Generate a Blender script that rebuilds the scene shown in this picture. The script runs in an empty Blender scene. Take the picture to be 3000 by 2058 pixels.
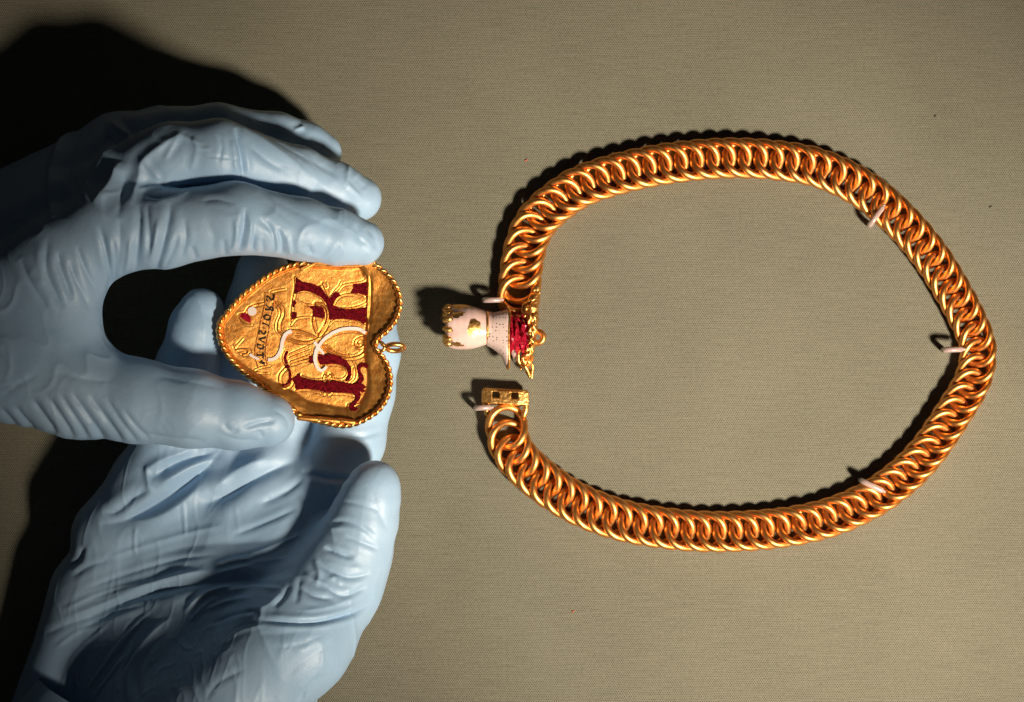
import bpy, bmesh, math, random
import numpy as np
from mathutils import Vector, Matrix
from mathutils.geometry import tessellate_polygon

random.seed(7)
rng = np.random.default_rng(11)
SC = bpy.context.scene
COL = SC.collection

# ------------------------------------------------------------------ camera
# 1 unit = 1 cm.  Camera looks straight down; 30 cm of cloth fill the width.
H = 70.0
cam_d = bpy.data.cameras.new('camera')
cam_d.sensor_width = 36.0
cam_d.lens = 36.0 * H / 30.0
cam_d.clip_start = 1.0
cam_d.clip_end = 500.0
cam = bpy.data.objects.new('camera', cam_d)
cam.location = (0, 0, H)
COL.objects.link(cam)
SC.camera = cam

# ------------------------------------------------------------------ light
SC.view_settings.view_transform = 'Standard'
SC.view_settings.look = 'None'
SC.view_settings.exposure = 0.0
SC.view_settings.gamma = 1.0
world = bpy.data.worlds.new('World')
SC.world = world
world.use_nodes = True
world.node_tree.nodes['Background'].inputs[0].default_value = (0.85, 0.9, 1.0, 1)
world.node_tree.nodes['Background'].inputs[1].default_value = 0.011

def aim(o, target):
    d = Vector(target) - o.location
    o.rotation_euler = d.to_track_quat('-Z', 'Y').to_euler()

key_d = bpy.data.lights.new('spotlight', 'SPOT')
key_d.energy = 800000
key_d.color = (1.0, 0.87, 0.71)
key_d.shadow_soft_size = 6.6
key_d.spot_size = math.radians(27.0)
key_d.spot_blend = 1.0
key = bpy.data.objects.new('spotlight', key_d)
key.location = (4 + 90 * 0.48, 0 - 90 * 0.47, 90 * 0.74)
COL.objects.link(key)
aim(key, (7.4, -2.5, 0))

SC.cycles.max_bounces = 8
SC.cycles.diffuse_bounces = 4
SC.cycles.glossy_bounces = 2
SC.cycles.sample_clamp_indirect = 4.0
SC.cycles.use_denoising = True

# ------------------------------------------------------------------ helpers
def W(px, py, z=0.0):
    """photograph point -> world point at height z"""
    s = (H - z) / H
    return np.array(((px - 1500) / 100.0 * s, (1029 - py) / 100.0 * s, z))

def obj(name, verts, faces, m, parent=None, smooth=True):
    me = bpy.data.meshes.new(name)
    if isinstance(verts, np.ndarray) and isinstance(faces, np.ndarray):
        n, k = faces.shape
        me.vertices.add(len(verts)); me.vertices.foreach_set('co', verts.astype(np.float32).ravel())
        me.loops.add(n * k); me.loops.foreach_set('vertex_index', faces.astype(np.int32).ravel())
        me.polygons.add(n)
        me.polygons.foreach_set('loop_start', np.arange(0, n * k, k, dtype=np.int32))
        me.polygons.foreach_set('loop_total', np.full(n, k, dtype=np.int32))
        me.update(calc_edges=True)
        me.validate()
    else:
        me.from_pydata([tuple(map(float, v)) for v in verts], [], [tuple(map(int, f)) for f in faces])
        me.update()
    if smooth:
        me.polygons.foreach_set('use_smooth', np.ones(len(me.polygons), dtype=bool))
    me.materials.append(m)
    o = bpy.data.objects.new(name, me)
    COL.objects.link(o)
    if parent is not None:
        o.parent = parent
        o.matrix_parent_inverse = Matrix.Translation(parent.location).inverted()
    return o

def empty(name, loc):
    o = bpy.data.objects.new(name, None)
    o.location = tuple(map(float, loc))
    o.empty_display_size = 0.5
    COL.objects.link(o)
    return o

def tag(o, label=None, cat=None, group=None, kind=None):
    for k, v in (('label', label), ('category', cat), ('group', group), ('kind', kind)):
        if v: o[k] = v
    return o

class MB:
    """collects shapes of one part"""
    def __init__(s): s.v = []; s.f = []
    def add(s, v, f):
        n = len(s.v); s.v += [tuple(map(float, p)) for p in v]; s.f += [tuple(i + n for i in q) for q in f]; return s
    def tube(s, pts, r, n=10, closed=False, flat=1.0):
        v, f = tube_geo(pts, r, n, closed, flat); return s.add(v, f)
    def ball(s, c, r, n=10, scale=(1, 1, 1)):
        v = []; f = []
        for i in range(1, n):
            th = math.pi * i / n
            for j in range(2 * n):
                ph = math.pi * j / n
                v.append((c[0] + r * scale[0] * math.sin(th) * math.cos(ph), c[1] + r * scale[1] * math.sin(th) * math.sin(ph), c[2] + r * scale[2] * math.cos(th)))
        m = 2 * n
        for i in range(n - 2):
            for j in range(m):
                f.append((i * m + j, (i + 1) * m + j, (i + 1) * m + (j + 1) % m, i * m + (j + 1) % m))
        a = len(v); v.append((c[0], c[1], c[2] + r * scale[2])); v.append((c[0], c[1], c[2] - r * scale[2]))
        for j in range(m):
            f.append((a, j, (j + 1) % m)); f.append((a + 1, (n - 2) * m + (j + 1) % m, (n - 2) * m + j))
        return s.add(v, f)
    def build(s, name, m, parent=None, smooth=True):
        return obj(name, s.v, s.f, m, parent, smooth)

def tube_geo(pts, r, n=10, closed=False, flat=1.0):
    """tube along pts (n,3); r number or list; ends rounded"""
    P = np.array(pts, float)
    R = np.full(len(P), r, float) if np.isscalar(r) else np.array(r, float)
    if not closed:
        d0 = P[0] - P[1]; d0 /= np.linalg.norm(d0) + 1e-9
        d1 = P[-1] - P[-2]; d1 /= np.linalg.norm(d1) + 1e-9
        pre = [P[0] + d0 * R[0] * c for c in (0.98, 0.75, 0.4)]; prer = [R[0] * c for c in (0.15, 0.65, 0.92)]
        post = [P[-1] + d1 * R[-1] * c for c in (0.4, 0.75, 0.98)]; postr = [R[-1] * c for c in (0.92, 0.65, 0.15)]
        P = np.vstack([pre, P, post]); R = np.concatenate([prer, R, postr])
    N = len(P)
    if closed: T = np.roll(P, -1, 0) - np.roll(P, 1, 0)
    else:
        T = np.zeros_like(P); T[1:-1] = P[2:] - P[:-2]; T[0] = P[1] - P[0]; T[-1] = P[-1] - P[-2]
    T /= np.linalg.norm(T, axis=1)[:, None] + 1e-9
    up = np.array((0, 0, 1.0))
    v = []; f = []
    last = None
    for i in range(N):
        a = np.cross(T[i], up)
        if np.linalg.norm(a) < 0.15:
            a = last if last is not None else np.cross(T[i], np.array((0, 1.0, 0)))
        a = a - T[i] * np.dot(a, T[i]); a /= np.linalg.norm(a) + 1e-9
        b = np.cross(a, T[i]); last = a
        for j in range(n):
            ph = 2 * math.pi * j / n
            v.append(P[i] + R[i] * (math.cos(ph) * a + math.sin(ph) * b * flat))
    for i in range(N if closed else N - 1):
        k = (i + 1) % N
        for j in range(n):
            f.append((i * n + j, i * n + (j + 1) % n, k * n + (j + 1) % n, k * n + j))
    if not closed:
        f.append(tuple(range(n))[::-1]); f.append(tuple((N - 1) * n + j for j in range(n)))
    return v, f

def spline(pts, n=None, closed=False, step=None):
    """Catmull-Rom resampled evenly"""
    P = np.array(pts, float)
    K = len(P)
    out = []
    segs = K if closed else K - 1
    for i in range(segs):
        if closed: p0, p1, p2, p3 = P[(i - 1) % K], P[i], P[(i + 1) % K], P[(i + 2) % K]
        else: p0, p1, p2, p3 = P[max(i - 1, 0)], P[i], P[i + 1], P[min(i + 2, K - 1)]
        for t in np.linspace(0, 1, 16, endpoint=False):
            out.append(0.5 * (2 * p1 + (p2 - p0) * t + (2 * p0 - 5 * p1 + 4 * p2 - p3) * t * t + (3 * p1 - p0 - 3 * p2 + p3) * t ** 3))
    out.append(P[0] if closed else P[-1])
    out = np.array(out)
    L = np.concatenate([[0], np.cumsum(np.linalg.norm(np.diff(out, axis=0), axis=1))])
    if n is None: n = max(3, int(L[-1] / step) + 1)
    s = np.linspace(0, L[-1], n, endpoint=not closed)
    return np.stack([np.interp(s, L, out[:, k]) for k in range(out.shape[1])], 1)

# ------------------------------------------------------------------ materials
def new_mat(name):
    m = bpy.data.materials.new(name); m.use_nodes = True
    nt = m.node_tree; b = nt.nodes['Principled BSDF']
    return m, nt, b

def node(nt, typ, **kw):
    n = nt.nodes.new(typ)
    for k, v in kw.items():
        if k.startswith('_'): setattr(n, k[1:], v)
        else: n.inputs[k.replace('__', ' ')].default_value = v
    return n

def noise_bump(nt, b, scale, strength, dist, detail=4, prev=None, stretch=None):
    tc = node(nt, 'ShaderNodeTexCoord')
    nz = node(nt, 'ShaderNodeTexNoise', Scale=scale, Detail=detail)
    if stretch:
        mp = node(nt, 'ShaderNodeMapping'); mp.inputs['Scale'].default_value = stretch
        nt.links.new(tc.outputs['Object'], mp.inputs['Vector']); nt.links.new(mp.outputs[0], nz.inputs['Vector'])
    else: nt.links.new(tc.outputs['Object'], nz.inputs['Vector'])
    bp = node(nt, 'ShaderNodeBump', Strength=strength, Distance=dist)
    nt.links.new(nz.outputs['Fac'], bp.inputs['Height'])
    if prev: nt.links.new(prev.outputs[0], bp.inputs['Normal'])
    nt.links.new(bp.outputs[0], b.inputs['Normal'])
    return bp

def gold_mat(name, col, col2, rough, bump=0.25, bscale=9, stretch=None, fine=0.2):
    m, nt, b = new_mat(name)
    b.inputs['Metallic'].default_value = 1.0
    tc = node(nt, 'ShaderNodeTexCoord')
    nz = node(nt, 'ShaderNodeTexNoise', Scale=5.0, Detail=6, Roughness=0.65)
    nt.links.new(tc.outputs['Object'], nz.inputs['Vector'])
    cr = node(nt, 'ShaderNodeValToRGB')
    cr.color_ramp.elements[0].position = 0.35; cr.color_ramp.elements[0].color = (*col2, 1)
    cr.color_ramp.elements[1].position = 0.62; cr.color_ramp.elements[1].color = (*col, 1)
    nt.links.new(nz.outputs['Fac'], cr.inputs[0]); nt.links.new(cr.outputs[0], b.inputs['Base Color'])
    mr = node(nt, 'ShaderNodeMapRange')
    mr.inputs['To Min'].default_value = rough - 0.07; mr.inputs['To Max'].default_value = rough + 0.1
    nt.links.new(nz.outputs['Fac'], mr.inputs['Value']); nt.links.new(mr.outputs[0], b.inputs['Roughness'])
    p = noise_bump(nt, b, bscale, bump, 0.05, 5, None, stretch)
    if fine: noise_bump(nt, b, 45, fine, 0.02, 4, p)
    return m

M = {}
M['gold'] = gold_mat('chain_gold', (1.0, 0.49, 0.15), (0.88, 0.345, 0.085), 0.40, 0.10, 6)
M['gold_case'] = gold_mat('case_gold', (1.0, 0.48, 0.115), (0.90, 0.34, 0.065), 0.42, 0.14, 9, (1.3, 1, 1), 0.35)
M['gold_rope'] = gold_mat('rope_gold', (1.0, 0.55, 0.18), (0.9, 0.42, 0.1), 0.33, 0.1, 8)
M['gold_cast'] = gold_mat('cast_gold', (0.98, 0.56, 0.18), (0.85, 0.40, 0.10), 0.35, 0.4, 10)

def red_mat():
    m, nt, b = new_mat('red_enamel')
    tc = node(nt, 'ShaderNodeTexCoord'); nz = node(nt, 'ShaderNodeTexNoise', Scale=14.0, Detail=6, Roughness=0.7)
    nt.links.new(tc.outputs['Object'], nz.inputs['Vector'])
    cr = node(nt, 'ShaderNodeValToRGB')
    cr.color_ramp.elements[0].position = 0.4; cr.color_ramp.elements[0].color = (0.045, 0.002, 0.004, 1)
    cr.color_ramp.elements[1].position = 0.66; cr.color_ramp.elements[1].color = (0.25, 0.007, 0.014, 1)
    nt.links.new(nz.outputs['Fac'], cr.inputs[0]); nt.links.new(cr.outputs[0], b.inputs['Base Color'])
    b.inputs['Roughness'].default_value = 0.16
    noise_bump(nt, b, 16, 0.22, 0.03, 4)
    return m
M['red'] = red_mat()
M['red_bright'] = red_mat()
_r = [q for q in M['red_bright'].node_tree.nodes if q.type == 'VALTORGB'][0]
_r.color_ramp.elements[0].color = (0.18, 0.004, 0.012, 1); _r.color_ramp.elements[1].color = (0.62, 0.015, 0.045, 1)
M['red_bright'].node_tree.nodes['Principled BSDF'].inputs['Roughness'].default_value = 0.15
M['red_bright'].name = 'bright_red_enamel'

def simple(name, col, rough, bump=0.0, scale=10, var=0.0):
    m, nt, b = new_mat(name)
    b.inputs['Base Color'].default_value = (*col, 1); b.inputs['Roughness'].default_value = rough
    if var:
        tc = node(nt, 'ShaderNodeTexCoord'); nz = node(nt, 'ShaderNodeTexNoise', Scale=scale * 0.6, Detail=4)
        nt.links.new(tc.outputs['Object'], nz.inputs['Vector'])
        mx = node(nt, 'ShaderNodeMix', _data_type='RGBA')
        mx.inputs['A'].default_value = (*[c * (1 - var) for c in col], 1); mx.inputs['B'].default_value = (*[min(1, c * (1 + var)) for c in col], 1)
        nt.links.new(nz.outputs['Fac'], mx.inputs['Factor']); nt.links.new(mx.outputs['Result'], b.inputs['Base Color'])
    if bump: noise_bump(nt, b, scale, bump, 0.03)
    return m
M['white_enamel'] = simple('white_enamel', (0.76, 0.52, 0.46), 0.24, 0.2, 6, 0.14)
M['white_inlay'] = simple('white_inlay', (0.93, 0.80, 0.72), 0.3, 0.1, 8, 0.08)
M['black_enamel'] = simple('black_enamel', (0.02, 0.008, 0.006), 0.4, 0.2, 20)
M['clear'] = simple('clear_tubing', (0.62, 0.46, 0.42), 0.25, 0.1, 8)
M['clear'].node_tree.nodes['Principled BSDF'].inputs['Transmission Weight'].default_value = 0.35
M['skin'] = simple('skin', (0.36, 0.15, 0.10), 0.5, 0.3, 6, 0.15)
M['lint'] = simple('red_lint', (0.7, 0.12, 0.04), 0.8)
M['dark_lint'] = simple('dark_lint', (0.06, 0.05, 0.03), 0.8)

def speckle_mat():
    m, nt, b = new_mat('speckled_enamel')
    tc = node(nt, 'ShaderNodeTexCoord')
    vo = node(nt, 'ShaderNodeTexVoronoi', Scale=10.5, Randomness=0.45)
    nt.links.new(tc.outputs['Object'], vo.inputs['Vector'])
    cr = node(nt, 'ShaderNodeValToRGB'); cr.color_ramp.interpolation = 'EASE'
    cr.color_ramp.elements[0].position = 0.15; cr.color_ramp.elements[0].color = (0.02, 0.012, 0.01, 1)
    cr.color_ramp.elements[1].position = 0.26; cr.color_ramp.elements[1].color = (0.60, 0.45, 0.40, 1)
    nt.links.new(vo.outputs['Distance'], cr.inputs[0]); nt.links.new(cr.outputs[0], b.inputs['Base Color'])
    b.inputs['Roughness'].default_value = 0.35
    return m
M['speckle'] = speckle_mat()

def glove_mat():
    m, nt, b = new_mat('blue_nitrile')
    tc = node(nt, 'ShaderNodeTexCoord'); nz = node(nt, 'ShaderNodeTexNoise', Scale=0.35, Detail=4)
    nt.links.new(tc.outputs['Object'], nz.inputs['Vector'])
    cr = node(nt, 'ShaderNodeValToRGB')
    cr.color_ramp.elements[0].position = 0.3; cr.color_ramp.elements[0].color = (0.34, 0.53, 0.74, 1)
    cr.color_ramp.elements[1].position = 0.7; cr.color_ramp.elements[1].color = (0.40, 0.575, 0.76, 1)
    nt.links.new(nz.outputs['Fac'], cr.inputs[0]); nt.links.new(cr.outputs[0], b.inputs['Base Color'])
    b.inputs['Roughness'].default_value = 0.48
    b.inputs['IOR'].default_value = 1.62
    p = noise_bump(nt, b, 1.6, 0.10, 0.25, 3)
    noise_bump(nt, b, 24, 0.28, 0.02, 3, p)
    return m
M['glove'] = glove_mat()

def cloth_mat():
    m, nt, b = new_mat('woven_canvas')
    L = nt.links.new
    tc = node(nt, 'ShaderNodeTexCoord')
    # slight wobble of the threads
    wob = node(nt, 'ShaderNodeTexNoise', Scale=0.5, Detail=3)
    L(tc.outputs['Object'], wob.inputs['Vector'])
    sub = node(nt, 'ShaderNodeVectorMath', _operation='SUBTRACT'); sub.inputs[1].default_value = (0.5, 0.5, 0.5)
    L(wob.outputs['Color'], sub.inputs[0])
    scl = node(nt, 'ShaderNodeVectorMath', _operation='SCALE'); scl.inputs['Scale'].default_value = 0.16
    L(sub.outputs[0], scl.inputs[0])
    add = node(nt, 'ShaderNodeVectorMath', _operation='ADD')
    L(tc.outputs['Object'], add.inputs[0]); L(scl.outputs[0], add.inputs[1])
    sep = node(nt, 'ShaderNodeSeparateXYZ'); L(add.outputs[0], sep.inputs[0])
    def math_(op, a, bb=None):
        n = nt.nodes.new('ShaderNodeMath'); n.operation = op
        for i, q in enumerate((a, bb)):
            if q is None: continue
            if isinstance(q, (int, float)): n.inputs[i].default_value = q
            else: L(q, n.inputs[i])
        return n.outputs[0]
    px_, py_ = 0.066, 0.050
    yr = math_('DIVIDE', sep.outputs['Y'], py_)
    row = math_('FLOOR', yr)
    odd = math_('MULTIPLY', math_('MODULO', math_('ABSOLUTE', row), 2.0), 0.5)
    xr = math_('ADD', math_('DIVIDE', sep.outputs['X'], px_), odd)
    fx = math_('SUBTRACT', math_('FRACT', xr), 0.5)
    fy = math_('SUBTRACT', math_('FRACT', yr), 0.5)
    d2 = math_('ADD', math_('MULTIPLY', math_('MULTIPLY', fx, fx), 11.0), math_('MULTIPLY', math_('MULTIPLY', fy, fy), 9.0))
    dot_ = math_('POWER', 2.718, math_('MULTIPLY', d2, -1.0))     # dark gap between the floats of each row
    rowgap = math_('MULTIPLY', math_('MULTIPLY', fy, fy), 1.0)
    hgt = math_('SUBTRACT', math_('SUBTRACT', 1.0, math_('MULTIPLY', dot_, 0.98)), rowgap)
    # per-row (slub) and per-thread variation
    cmb = nt.nodes.new('ShaderNodeCombineXYZ'); L(math_('MULTIPLY', sep.outputs['X'], 0.9), cmb.inputs[0]); L(math_('MULTIPLY', sep.outputs['Y'], 20.0), cmb.inputs[1])
    slub = node(nt, 'ShaderNodeTexNoise', Scale=1.0, Detail=4, Roughness=0.6); L(cmb.outputs[0], slub.inputs['Vector'])
    grain = node(nt, 'ShaderNodeTexNoise', Scale=11.0, Detail=5, Roughness=0.75); L(tc.outputs['Object'], grain.inputs['Vector'])
    big = node(nt, 'ShaderNodeTexNoise', Scale=0.22, Detail=3); L(tc.outputs['Object'], big.inputs['Vector'])
    v = math_('ADD', math_('MULTIPLY', slub.outputs['Fac'], 0.36), math_('MULTIPLY', grain.outputs['Fac'], 0.64))
    v = math_('ADD', v, math_('MULTIPLY', math_('SUBTRACT', big.outputs['Fac'], 0.5), 0.2))
    cr = node(nt, 'ShaderNodeValToRGB')
    cr.color_ramp.elements[0].position = 0.3; cr.color_ramp.elements[0].color = (0.145, 0.136, 0.097, 1)
    cr.color_ramp.elements[1].position = 0.72; cr.color_ramp.elements[1].color = (0.292, 0.273, 0.199, 1)
    L(v, cr.inputs[0])
    gap = node(nt, 'ShaderNodeValToRGB')
    gap.color_ramp.elements[0].position = 0.08; gap.color_ramp.elements[0].color = (0.12, 0.125, 0.09, 1)
    gap.color_ramp.elements[1].position = 0.80; gap.color_ramp.elements[1].color = (1, 1, 1, 1)
    L(hgt, gap.inputs[0])
    mx = node(nt, 'ShaderNodeMix', _data_type='RGBA', _blend_type='MULTIPLY'); mx.inputs['Factor'].default_value = 1.0
    L(cr.outputs[0], mx.inputs['A']); L(gap.outputs[0], mx.inputs['B'])
    L(mx.outputs['Result'], b.inputs['Base Color'])
    b.inputs['Roughness'].default_value = 0.8
    b.inputs['Specular IOR Level'].default_value = 0.25
    bp = node(nt, 'ShaderNodeBump', Strength=0.35, Distance=0.015); L(hgt, bp.inputs['Height']); L(bp.outputs[0], b.inputs['Normal'])
    return m
M['cloth'] = cloth_mat()

# ------------------------------------------------------------------ cloth
n = 41
gx = np.linspace(-75, 75, n)
gv = np.array([(x, y, 0.0) for y in gx for x in gx])
gf = np.array([(j * n + i, j * n + i + 1, (j + 1) * n + i + 1, (j + 1) * n + i) for j in range(n - 1) for i in range(n - 1)])
cloth = obj('cloth_ground', gv, gf, M['cloth'])
tag(cloth, kind='structure')

# ------------------------------------------------------------------ necklace chain
PATH = [(1519, 872), (1529, 775), (1546, 701), (1573, 648), (1624, 598), (1704, 546), (1833, 504), (1975, 477), (2130, 464), (2272, 470),
        (2404, 495), (2533, 558), (2640, 648), (2727, 751), (2794, 858), (2846, 960), (2865, 1030), (2848, 1117), (2790, 1216), (2721, 1317),
        (2640, 1401), (2530, 1475), (2401, 1525), (2240, 1552), (2046, 1557), (1852, 1532), (1710, 1485), (1607, 1424), (1523, 1350),
        (1489, 1290), (1484, 1252)]
Z0 = 0.275
A_, B_, WR, HT = 0.59, 0.483, 0.106, 0.170
neck = empty('necklace', W(1500, 1029, 0))
tag(neck, 'open gold chain necklace of thick interlocked links lying in a loop on the olive cloth', 'necklace')

def link_mesh():
    th = np.linspace(0, 2 * math.pi, 44, endpoint=False)
    pts = np.stack([A_ * np.cos(th), B_ * np.sin(th), HT * np.sin(2 * th)], 1)
    return tube_geo(pts, WR, 12, True, 1.05)
path = spline([W(x, y, Z0) for x, y in PATH], step=0.02)
L = np.concatenate([[0], np.cumsum(np.linalg.norm(np.diff(path, axis=0), axis=1))])
n_links = int(round(L[-1] / 0.468)) + 1
first = None
for i in range(n_links):
    s = L[-1] * i / (n_links - 1)
    p = np.array([np.interp(s, L, path[:, k]) for k in range(3)])
    q0 = np.array([np.interp(max(s - 0.25, 0), L, path[:, k]) for k in range(3)]); q1 = np.array([np.interp(min(s + 0.25, L[-1]), L, path[:, k]) for k in range(3)])
    t = q1 - q0
    ang = math.atan2(t[1], t[0])
    if first is None:
        v, f = link_mesh()
        first = o = obj('link', v, f, M['gold'], neck)
    else:
        o = first.copy(); COL.objects.link(o)
    o.parent = neck; o.matrix_parent_inverse = Matrix.Identity(4)
    o.location = Vector(p) - neck.location
    wid = 0.94 + 0.14 * abs(math.cos(s / L[-1] * math.pi)) ** 1.5
    o.rotation_euler = (random.gauss(0, 0.025), random.gauss(0, 0.025), ang + random.gauss(0, 0.02))
    o.scale = (1.0, wid, 1.0)

# ---- end plate with two square holes
def plate():
    z4 = lambda x, y: (1260 + x * 0.251, 820 + y * 0.251)
    xs = [600, 728, 812, 948, 1028, 1152]
    ys_t = [1262, 1300, 1372, 1440]
    g = {}
    mb = MB()
    zt, zb = 0.52, 0.22
    def yy(j, x):   # slightly tilted: right side lower
        return ys_t[j] + (x - 600) / 552 * 26 + (random.uniform(-4, 4))
    V = {}
    for lay, z in ((0, zb), (1, zt)):
        for i, x in enumerate(xs):
            for j in range(4):
                cx = x
                if j == 0 and i == 0: cx += 26
                if j == 0 and i == 5: cx -= 16
                zz = z - (0.05 if lay and (i in (0, 5) or j in (0,)) else 0)
                V[lay, i, j] = len(mb.v); mb.v.append(tuple(W(*z4(cx, yy(j, x)), zz)))
    hole = {(1, 1), (3, 1)}
    for i in range(5):
        for j in range(3):
            if (i, j) in hole: continue
            mb.f.append((V[1, i, j], V[1, i, j + 1], V[1, i + 1, j + 1], V[1, i + 1, j]))
            mb.f.append((V[0, i, j], V[0, i + 1, j], V[0, i + 1, j + 1], V[0, i, j + 1]))
            for di, dj, a, b_ in ((-1, 0, (i, j), (i, j + 1)), (1, 0, (i + 1, j + 1), (i + 1, j)), (0, -1, (i + 1, j), (i, j)), (0, 1, (i, j + 1), (i + 1, j + 1))):
                ni, nj = i + di, j + dj
                if (ni, nj) in hole or not (0 <= ni < 5 and 0 <= nj < 3):
                    mb.f.append((V[0, a[0], a[1]], V[0, b_[0], b_[1]], V[1, b_[0], b_[1]], V[1, a[0], a[1]]))
    o = mb.build('end_plate', M['gold_cast'], neck, smooth=False)
    bv = o.modifiers.new('edge', 'BEVEL'); bv.width = 0.03; bv.segments = 3; bv.limit_method = 'ANGLE'
    br = MB()
    br.tube([W(*z4(640, 1425), .36), W(*z4(655, 1500), .36), W(*z4(670, 1560), .34)], 0.09)
    br.tube([W(*z4(1115, 1450), .36), W(*z4(1118, 1520), .36), W(*z4(1095, 1580), .34)], 0.09)
    br.tube([W(*z4(640, 1435), .28), W(*z4(880, 1440), .26), W(*z4(1110, 1455), .28)], 0.06)
    br.build('end_bracket', M['gold_cast'], neck)
plate()

# ---- fist-shaped enamel clasp
def clasp():
    z4 = lambda x, y, z: W(1260 + x * 0.251, 820 + y * 0.251, z)
    ZC = 0.74
    cen = lambda x: 555 + 0.03 * (x - 400)
    prof = [(178, 60), (185, 170), (205, 218), (260, 243), (340, 256), (430, 258), (510, 246), (570, 226), (620, 208), (655, 198), (680, 192), (720, 196)]
    px_ = [a for a, b_ in prof]; pr_ = [b_ for a, b_ in prof]
    rad = lambda x: np.interp(x, px_, pr_)
    def surf(x, a, off=0.0):
        r = rad(x) * (1 + 0.075 * math.sin(6 * a + 0.6) * max(0, 1 - (x - 180) / 260))
        r += off
        return z4(x, cen(x) - r * math.cos(a), ZC + r * 0.00251 * math.sin(a) * 0.95)
    na = 60
    xs = spline([(a, 0, 0) for a in (178, 205, 300, 430, 560, 660, 720)], n=34)[:, 0]
    mb = MB(); v = []; f = []
    for x in xs:
        for j in range(na): v.append(surf(x, 2 * math.pi * j / na))
    for i in range(len(xs) - 1):
        for j in range(na): f.append((i * na + j, i * na + (j + 1) % na, (i + 1) * na + (j + 1) % na, (i + 1) * na + j))
    v.append(z4(172, cen(178), ZC)); c = len(v) - 1
    for j in range(na): f.append((c, (j + 1) % na, j))
    mb.add(v, f); barrel = mb.build('clasp_barrel', M['white_enamel'], neck)
    # gold knuckle tips round the left rim, and worn gold patches on the barrel
    kn = MB()
    for a in (0.15, 0.62, 1.2, 1.7, 2.25, 2.85):
        p = surf(196, a, -8)
        kn.ball(p, 0.105, 8, (1.3, 0.85, 0.8))
        kn.ball(surf(212 + random.uniform(-4, 8), a + random.uniform(-.05, .05), -2), 0.11, 8, (1.1, 0.8, 0.8))
    kn.build('gold_knuckles', M['gold_cast'], barrel)
    def patch(cx, ca, rx, ra, seed):
        r2 = random.Random(seed); pv = [surf(cx, ca, 5)]; pf = []
        m_ = 26; ph = [r2.uniform(0.65, 1.2) for _ in range(m_)]
        for k, sc in ((0, .5), (1, 1.0)):
            for j in range(m_):
                t = 2 * math.pi * j / m_
                q = 0.5 * ph[j] + 0.25 * ph[j - 1] + 0.25 * ph[(j + 1) % m_] if seed % 2 else ph[j]
                pv.append(surf(cx + rx * sc * q * math.cos(t), ca + ra * sc * q * math.sin(t), 5 if k == 0 else 0.5))
        for j in range(m_):
            pf.append((0, 1 + j, 1 + (j + 1) % m_)); pf.append((1 + j, 1 + m_ + j, 1 + m_ + (j + 1) % m_, 1 + (j + 1) % m_))
        return MB().add(pv, pf).build('gold_patch', M['gold_cast'], barrel)
    patch(525, 1.62, 90, 0.5, 3)
    for q, a in enumerate((0.62, 1.2, 1.7, 2.25, 2.85)): patch(222, a, 48, 0.15, 10 + 2 * q)
    patch(310, 0.95, 105, 0.2, 4)
    patch(300, 2.55, 90, 0.24, 6)
    patch(330, 0.16, 200, 0.45, 8)
    # collar ring and flared speckled cuff
    def ring(x, rr, w):
        return [z4(x, cen(x) - rr * math.cos(t), ZC + rr * .00251 * math.sin(t)) for t in np.linspace(0, 2 * math.pi, 40, endpoint=False)]
    MB().tube(ring(672, 188, 0), 0.035, 8, True).build('gold_collar', M['gold_cast'], neck)
    secs = [(668, 585, 190, .47), (720, 592, 208, .48), (780, 610, 236, .48), (840, 640, 277, .47), (890, 672, 322, .46), (928, 690, 352, .45)]
    def cuff(off, k0=0):
        v = []
        for (x, yc, ry, rz) in secs:
            for t in np.linspace(0, 2 * math.pi, 56, endpoint=False):
                sgn = math.cos(t); q = abs(sgn) ** 0.8 * (1 if sgn > 0 else -1)
                xx = x + (10 * math.sin(t * 3) + (-22 * (1 if sgn < 0 else .2) * sgn * sgn if x > 880 else 0)) * (x - 668) / 260
                v.append(z4(xx, yc - (ry - off) * q, ZC - 0.03 + (rz - off * .0025) * math.sin(t)))
        return v
    vo, vi = cuff(0), cuff(10); nn = 56; f = []
    for i in range(len(secs) - 1):
        for j in range(nn):
            a, b_, c_, d_ = i * nn + j, i * nn + (j + 1) % nn, (i + 1) * nn + (j + 1) % nn, (i + 1) * nn + j
            f.append((a, b_, c_, d_)); o_ = len(vo); f.append((o_ + d_, o_ + c_, o_ + b_, o_ + a))
    o_ = len(vo); e = (len(secs) - 1) * nn
    for j in range(nn): f.append((e + j, e + (j + 1) % nn, o_ + e + (j + 1) % nn, o_ + e + j))
    cf = MB().add(vo + vi, f).build('clasp_cuff', M['speckle'], neck)
    MB().tube(vo[e:e + nn], 0.028, 6, True).build('cuff_edge', M['gold_cast'], cf)
    # faceted red enamel sleeve
    v = []; f = []; nn = 30; rows = 12
    for i in range(rows):
        x = 880 + i * 24
        for j in range(nn):
            t = 2 * math.pi * j / nn
            r = 205 + random.uniform(-26, 22) - (30 if i % 3 == 1 else 0)
            v.append(z4(x + random.uniform(-9, 9), 640 - r * 1.08 * math.cos(t), ZC - 0.1 + r * .00235 * math.sin(t)))
    for i in range(rows - 1):
        for j in range(nn):
            a, b_, c_, d_ = i * nn + j, i * nn + (j + 1) % nn, (i + 1) * nn + (j + 1) % nn, (i + 1) * nn + j
            f.append((a, b_, c_)); f.append((a, c_, d_))
    MB().add(v, f).build('red_sleeve', M['red_bright'], neck, smooth=False)
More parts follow.
